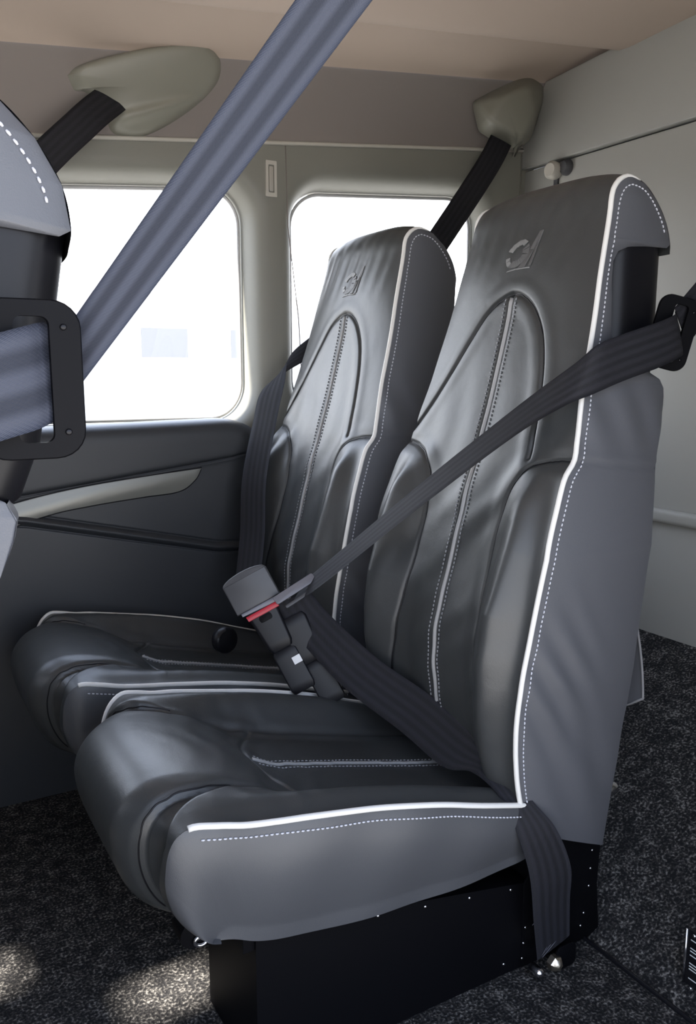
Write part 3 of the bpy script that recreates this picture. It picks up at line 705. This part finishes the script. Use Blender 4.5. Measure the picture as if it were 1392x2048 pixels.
    mb.box((.10, -.165, .205), (.60, .17, .262)); mb.box((.60, -.168, .02), (.742, .168, .23))
    base = autosmooth(mb.build('pedestal', M['black_metal'], seat), 30)
    mb = MB(); mb.prism([(.585, 0), (.762, 0), (.752, .10), (.757, .200), (.655, .235), (.585, .150)], (1, 0, 0), (0, 0, 1), .004, (0, -.168, 0), .001, 2)
    fl = autosmooth(mb.build('side_bracket', M['black_metal'], base), 40)
    mb = MB(); mb.prism([(.107, .223), (.10, .205), (.125, .15), (.116, 0), (.119, 0), (.119, .236)], (0, 1, 0), (1, 0, 0), .004, (0, 0, 0)) if False else None
    def rivet(x, y, z, par, r=.0028):
        m_ = MB(); s_ = -1 if y < 0 else 1; m_.tube([(x, y, z), (x, y+s_*.0012, z), (x, y+s_*.002, z)], [r, r*.9, r*.4], 8); m_.build('rivet', M['chrome'], par)
    for k in range(6):
        x = .140+k*.0835; rivet(x, -.1705, .236-.15*0-(x-.116)*.17-.012, base)
    for x, z in ((.590, .072), (.587, .045), (.585, .018), (.735, .165), (.733, .132), (.731, .100), (.722, .052), (.716, .030)): rivet(x, -.1725, z, fl, .0026)
    for x, z in ((.548, .02),): rivet(x, -.1705, z, base)
    # front lug with a steel eye
    mb = MB(); mb.box((.045, -.115, .205), (.105, -.085, .262)); mb.tube([(.05, -.118, .222), (.05, -.082, .222)], .020, 16)
    lug = autosmooth(mb.build('front_lug', M['black_metal'], seat), 40)
    mb = MB(); mb.tube([(.058+.009*math.cos(t_), -.121, .213+.007*math.sin(t_)) for t_ in np.linspace(0, 2*math.pi, 20, endpoint=False)], .003, 8, closed=True); mb.build('steel_eye', M['chrome'], lug)
    # rear hinge bolt
    mb = MB(); mb.tube([(.735, -.190, .281), (.752, -.190, .281), (.760, -.190, .281), (.766, -.190, .281)], [.006, .010, .010, .005], 14); mb.build('hinge_bolt', M['chrome'], seat)
    # rear pocket
    mb = MB(); rows = []
    for t_ in np.linspace(0, 1, 24):
        z = .705-.105*t_; rows.append([(.797-.012*t_+.003-.006*abs(v), .150*v, z) for v in np.linspace(-1.22, 1.22, 16)])
    for t_ in np.linspace(0, 1, 24)[1:]:
        z = .60-.195*t_; bag = .028*math.sin(math.pi*.5*t_); rows.append([(.787+bag+.012*math.sin(v*5)*t_, .183*v/1.0, z-.018*math.cos(v*9)*t_) for v in np.linspace(-1.0, 1.0, 16)])
    mb.grid(np.array(rows)); pk = mb.build('seat_pocket', M['leather_lit'], seat)
    R_ = np.array(rows); hem = [tuple(p) for p in R_[24:, 0]]+[tuple(p) for p in R_[-1]]
    m2 = MB(); m2.tube(hem, .0022, 6); m2.build('hem', mat('grey hem', (.2, .2, .21), .5) if 'hem' not in M else M['hem'], pk)
    if notch_side == 1:      # recline knob between the cushion and the back
        mb = MB(); mb.tube([(.350, -.02, .405), (.353, -.030, .408), (.355, -.044, .410), (.356, -.048, .410)], [.018, .028, .028, .022], 24); autosmooth(mb.build('recline_knob', M['black'], seat), 50)
    return seat
M['hem'] = mat('grey hem binding', (.2, .2, .21), .5)
near = make_seat(-1)
tag(near, 'nearest charcoal leather seat with white piping, complete in the foreground', 'seat', 'charcoal leather seats')
far = make_seat(1); far.location = (-.010, .54, 0)
tag(far, 'second charcoal leather seat, between the nearest seat and the windows', 'seat', 'charcoal leather seats')
def copy_tree(o, parent=None):
    c = o.copy(); COL.objects.link(c)
    if parent: c.parent = parent
    for ch in [k for k in list(bpy.data.objects) if k.parent == o]: copy_tree(ch, c)
    return c
ahead = copy_tree(near); ahead.location = (-1.090, -.290, 0); ahead.scale = (1, 1, .935)
HP = Vector((.70, 0, .28)); RX = Matrix.Translation(HP) @ Matrix.Rotation(math.radians(7), 4, 'Y') @ Matrix.Translation(-HP)
for ch in ahead.children:                      # this seat's back is reclined a little further
    if ch.name.split('.')[0] in ('backrest', 'belt_post', 'belt_guide', 'seat_pocket'):
        ch.matrix_basis = RX @ ch.matrix_basis
        if ch.name.startswith('belt_guide'): ch.location = (-.214+1.090, -.497+.290, .961/.935); ch.rotation_euler = (0, 0, 0)
tag(ahead, 'charcoal seat cut off by the left edge, only headrest and belt guide showing', 'seat', 'charcoal leather seats')

# ================================================================== BELTS
def wpt(c, d, w):     # edge pair from centre + half width vector
    c = np.array(c, float); d = np.array(d, float); d = d/np.linalg.norm(d)*w/2; return c+d, c-d
def faced(P):     # rows (centre, face normal, width): the width runs square to the run and the face
    C_ = np.array([p[0] for p in P]); T_ = np.gradient(C_, axis=0); out = []; prev = None
    for (c, n, w_), t in zip(P, T_):
        d = np.cross(t, n); d /= np.linalg.norm(d)
        if prev is not None and np.dot(d, prev) < 0: d = -d
        prev = d; out.append((c, d, w_))
    return out
def belt(name, pts, m, parent, **k):
    A, B = zip(*[wpt(c, d, w_) for c, d, w_ in pts]); return ribbon(name, A, B, m, parent, **k)
# near seat belt
nb = empty('seat_belt', (.62, -.20, .03)); tag(nb, 'black seat belt crossing the nearest seat diagonally and lying over its cushion', 'seat belt', 'seat belts')
off = -np.array(nb.location)
def rel(P, o): return [(tuple(np.array(c)-np.array(o)), d, w_) for c, d, w_ in P]
sh = [((.858, -.184, 1.033), (-.30, .1, .9), .066), ((.842, -.196, 1.029), (-.30, .05, .9), .066), ((.820, -.212, 1.022), (-.30, 0, .9), .066), ((.775, -.217, 1.008), (-.10, 0, 1), .068), ((.700, -.216, .988), (.02, 0, 1), .070), ((.645, -.213, .970), (.10, 0, 1), .072),
      ((.618, -.190, .948), (.42, .12, .9), .070), ((.580, -.120, .893), (.55, .25, .8), .068), ((.500, .020, .765), (.58, .28, .78), .066), ((.420, .165, .628), (.60, .25, .76), .064), ((.380, .222, .572), (.66, .20, .72), .062)]
belt('shoulder_strap', rel(sh, nb.location), M['belt'], nb, n=16)
lap = [((.372, .235, .560), (.75, -.45, .3), .072), ((.400, .205, .512), (.75, -.45, .4), .076), ((.450, .120, .440), (.7, -.3, .55), .080), ((.500, .020, .390), (.6, -.2, .7), .080), ((.520, -.075, .358), (.55, -.25, .7), .076),
       ((.533, -.145, .350), (.7, -.5, .2), .060), ((.540, -.195, .322), (.9, -.35, -.1), .050), ((.560, -.222, .275), (.95, -.2, .0), .066), ((.590, -.224, .200), (1, -.08, -.05), .080), ((.607, -.214, .120), (1, 0, .22), .078), ((.622, -.206, .045), (1, 0, .28), .072)]
belt('lap_strap', rel(lap, nb.location), M['belt'], nb, n=14)
mb = MB()
def zig(pts): mb.tube([tuple(np.array((.616+x*1.0, -.2085+.02*(z-.05)/.2, z))-np.array(nb.location)) for x, z in pts], .0006, 5)
for pts in ([(-.040, .100), (.022, .128), (.028, .112)], [(-.034, .078), (.024, .103)], [(-.033, .073), (.025, .098)], [(-.032, .070), (.030, .078), (-.022, .044), (.030, .093)], [(-.022, .044), (.031, .075)], [(-.021, .040), (.032, .071)]): zig(pts)
mb.build('stitching', mat('dim thread', (.10, .10, .12), .6), nb)
ab = MB(); ab.prism([(a*.021, b_*.021) for a, b_ in rrect(-1, 1, -1, 1, .5, 4)], (1, 0, 0), (0, 0, 1), .004, (.030, -.004, -.010), .001, 2)
pb = autosmooth(ab.build('anchor_plate', M['black_metal'], nb))
mb = MB(); mb.tube([(.004, -.002, -.012), (.004, -.012, -.012), (.004, -.018, -.012), (.004, -.021, -.012)], [.013, .013, .009, .003], 6); autosmooth(mb.build('anchor_bolt', M['brass'], nb), 30)
mb = MB(); mb.tube([(-.034, .004, -.012), (-.034, -.012, -.012), (-.034, -.018, -.012), (-.034, -.020, -.012)], [.008, .008, .006, .001], 14); mb.build('anchor_bolt', M['chrome'], nb)
# tongue plate
def frame(o, xax, zax):
    X = Vector(xax).normalized(); Z = Vector(zax).normalized(); Y = Z.cross(X).normalized(); Z = X.cross(Y)
    return Matrix(((X.x, Y.x, Z.x, o[0]), (X.y, Y.y, Z.y, o[1]), (X.z, Y.z, Z.z, o[2]), (0, 0, 0, 1)))
AX = Vector((.89-.42, -.03, -.88)).normalized()
mb = MB(); mb.prism(rrect(-.043, .041, -.008, .008, .004, 4), (1, 0, 0), (0, 1, 0), .0035, (0, 0, 0), .001, 2)
tg = autosmooth(mb.build('tongue', mat('pale grey plastic', (.14, .14, .16), .35), nb)); 
mw = frame((.368, .212, .583), (.80, -.10, .42), (-.35, -.75, .55)); tg.matrix_world = Matrix.Translation(-Vector(nb.location)) @ mw
mb = MB(); mb.prism(rrect(-.030, .030, -.003, .003, .002, 3), (1, 0, 0), (0, 1, 0), .004, (-.003, -.020, 0), .001, 2); autosmooth(mb.build('slider_bar', M['grey_plastic'], tg))

# buckles
def buckle(name, label, org, axis, face, head=True):
    """axis runs from the head down the stalk, face is the push button side"""
    t = empty(name); mwr = frame(org, face, (-Vector(axis))); t.matrix_world = mwr      # local x = face normal, z = up the stalk
    tag(t, label, 'buckle', 'seat belt buckles')
    def slab(nm, m, z0, z1, w0, w1, d0, d1, x=0, bev=.004, par=t):
        m_ = MB(); k = 10; v = []
        for i in range(k+1):
            s_ = i/k; z = z0+(z1-z0)*s_; wd_ = w0+(w1-w0)*s_; dd = d0+(d1-d0)*s_
            e_ = min(s_, 1-s_)*(z1-z0); sh_ = max(0, bev-e_)*.8 if e_ < bev else 0
            for a, b_ in rrect(-dd/2+sh_, dd/2-sh_, -wd_/2+sh_, wd_/2-sh_, min(.006, dd/3), 4): v.append((a+x, b_, z))
        n = len(v)//(k+1); m_.add(v, [(i*n+j, i*n+(j+1) % n, (i+1)*n+(j+1) % n, (i+1)*n+j) for i in range(k) for j in range(n)]+[tuple(range(n))[::-1], tuple(range(k*n, (k+1)*n))])
        return autosmooth(m_.build(nm, m, par), 40)
    body = slab('housing', M['black'], -.150, -.060, .046, .060, .022, .028)
    if head:
        m_ = MB(); ol = [(-.043, -.060), (.043, -.060), (.043, -.004)]+[(.043*math.cos(q), -.004+.012*math.sin(q)) for q in np.linspace(.1, math.pi-.1, 12)]+[(-.043, -.004)]
        m_.prism(ol, (0, 1, 0), (0, 0, 1), .030, (-.010, 0, 0), .003, 3); autosmooth(m_.build('cap', M['grey_plastic'], t), 35)
        m_ = MB(); m_.prism([(-.036, -.066), (.040, -.070), (.040, -.060), (-.036, -.060)], (0, 1, 0), (0, 0, 1), .020, (-.006, 0, 0), .001, 2); autosmooth(m_.build('cap_lip', mat('mid grey plastic', (.16, .16, .19), .35) , t), 35)
        m_ = MB(); m_.prism([(-.030, -.079), (.031, -.079), (.033, -.069), (-.031, -.069)], (0, 1, 0), (0, 0, 1), .018, (-.002, 0, 0), .0015, 2); autosmooth(m_.build('release_button', M['red'], t), 35)
        m_ = MB(); m_.prism(rrect(-.012, .012, -.092, -.080, .004, 4), (0, 1, 0), (0, 0, 1), .003, (.0125, 0, 0), .001, 2); autosmooth(m_.build('latch_recess', M['black_metal'], body), 35)
    st_ = slab('stalk', M['black'], -.235, -.150, .046, .046, .008, .010)
    if not head: return t
    m_ = MB(); m_.box((.006, .006, -.186), (.0075, .022, -.172)); m_.build('care_label', M['label'], st_, smooth=False)
    return t
bk1 = buckle('seat_belt_buckle', 'seat belt buckle with grey cap and red release button between the seats', (.300, .285, .600), AX, (-.45, -.85, .25))
bk2 = buckle('seat_belt_buckle', 'plain black buckle under the grey tongue plate of the nearest seat belt', (.350, .262, .575), AX, (-.45, -.85, .25), head=False)
# far seat belt
fb = empty('seat_belt', (.60, .76, 1.0)); tag(fb, 'black seat belt from the boxy corner cover, hanging over the second seat by the windows', 'seat belt', 'seat belts')
up_ = [((1.295, .775, 1.610), (1, -.2, -.55), .066), ((1.20, .745, 1.49), (1, -.2, -.55), .066), ((1.00, .735, 1.24), (1, -.2, -.55), .066), ((.86, .745, 1.060), (1, -.1, -.5), .066)]
belt('upper_strap', rel(up_, fb.location), M['belt'], fb)
dn = [((.690, .760, 1.030), (.3, .1, 1), .064), ((.620, .757, .985), (.6, .5, .8), .062), ((.572, .735, .930), (.8, -.8, .35), .062), ((.540, .715, .850), (.6, -.9, .1), .066), ((.500, .690, .720), (.55, -.85, .05), .068), ((.480, .660, .600), (.55, -.85, .0), .068), ((.440, .600, .500), (.55, -.85, .0), .066), ((.38, .45, .43), (.5, -.7, .3), .06), ((.315, .31, .555), (.6, -.7, 0), .05)]
dn = dn[:7]
belt('shoulder_strap', rel(dn, fb.location), M['belt_grey'] if False else M['belt'], fb)
# row-ahead belt
ga = np.array((-.178, -.497, .963))
ah = empty('seat_belt', tuple(ga)); tag(ah, 'broad blue grey seat belt running from the top edge to the left seat guide', 'seat belt', 'seat belts')
A0, A1 = np.array((-.141, -.487, 1.009)), np.array((.0, -.545, 1.216)); B0, B1 = np.array((-.144, -.487, .956)), np.array((.0615, -.545, 1.228))
ks = (-.055, .2, .6, 1.0, 1.6, 2.3)
ribbon('shoulder_strap', [tuple(A0+(A1-A0)*k-ga) for k in ks], [tuple(B0+(B1-B0)*k-(B1-A1)*0-ga) for k in ks], M['belt_grey'], ah)
lo = [((-.50, -.492, .860), (.1, 0, 1), .066), ((-.36, -.515, .905), (.05, 0, 1), .067), ((-.26, -.518, .938), (.02, 0, 1), .068), ((-.205, -.515, .955), (0, 0, 1), .068), ((-.180, -.509, .962), (-.05, 0, 1), .068), ((-.166, -.496, .966), (-.08, 0, 1), .067), ((-.152, -.489, .968), (-.1, 0, 1), .066)]
belt('flank_strap', rel(lo, ga), M['belt_grey'], ah)
# strap rising behind the near seat at the right edge
ea = [(.838, -.188, 1.066), (.882, -.195, 1.112), (1.05, -.23, 1.290), (1.30, -.28, 1.55)]
ribbon('upper_strap', [tuple(np.array(p)-np.array(nb.location)) for p in ea], [tuple(np.array(p)+np.array((.036, 0, -.056))-np.array(nb.location)) for p in ea], M['belt'], nb)
# window seat belt of the row ahead, from the teardrop cover
wb = empty('seat_belt', (.2, .76, 1.53)); tag(wb, 'short black seat belt dropping from the teardrop cover behind the left headrest', 'seat belt', 'seat belts')
wp = [((.235, .785, 1.540), (.75, -.1, -.66), .066), ((.16, .745, 1.47), (.8, -.1, -.6), .066), ((.03, .745, 1.33), (.8, -.1, -.6), .066), ((-.16, .75, 1.05), (.8, -.1, -.6), .066)]
belt('upper_strap', rel(wp, wb.location), M['belt'], wb)

# placard at the lower right
pc = empty('placard', (.775, -.3755, .02)); tag(pc, 'black placard with pale printed lines and metal edge at lower right', 'placard')
mb = MB(); mb.box((-.003, -.10, -.012), (.003, .036, .090)); mb.build('plate', M['black'], pc, smooth=False)
mb = MB(); mb.tube([(-.003, .0365, -.010), (-.003, .0365, .089)], .0022, 8); mb.build('metal_edge', M['chrome'], pc)
mb = MB()
for z in (.074, .060, .055, .048, .034, .029, .024, .008): mb.box((-.0036, -.09, z), (-.003, .028, z+.0014))
mb.build('printed_lines', M['label'], pc, smooth=False)
for z in (.085, -.006):
    mb = MB(); mb.tube([(-.003, .022, z), (-.006, .022, z)], [.0035, .0025], 10); mb.build('screw', M['chrome'], pc)

# ================================================================== OUTSIDE
mb = MB(); mb.grid(np.array([[(x, y, -1.0) for y in (-60, -10, 0, 10, 60)] for x in (-60, -10, 0, 10, 60)]))
struct(mb.build('ground', M['concrete']))
hb = empty('hangar', (14, 34, -1)); tag(hb, 'faint pale hangar far outside the window, washed out by daylight', 'building')
mb = MB(); mb.box((-26, 0, 0), (34, 8, 5.2)); mb.build('wall', M['hangar'], hb, smooth=False)
mb = MB(); mb.add([(-26.5, -.5, 5.2), (34.5, -.5, 5.2), (34.5, 8.5, 5.2), (-26.5, 8.5, 5.2), (-26.5, 4, 6.4), (34.5, 4, 6.4)], [(0, 1, 5, 4), (2, 3, 4, 5), (0, 4, 3), (1, 2, 5), (0, 3, 2, 1)]); mb.build('roof', M['hangar'], hb, smooth=False)
for x in (-14, -11, -8, -4, 0, 5): 
    mb = MB(); mb.box((x, -.05, 2.6), (x+2, 0, 3.8)); mb.build('pane', M['hangar_dark'], hb, smooth=False)
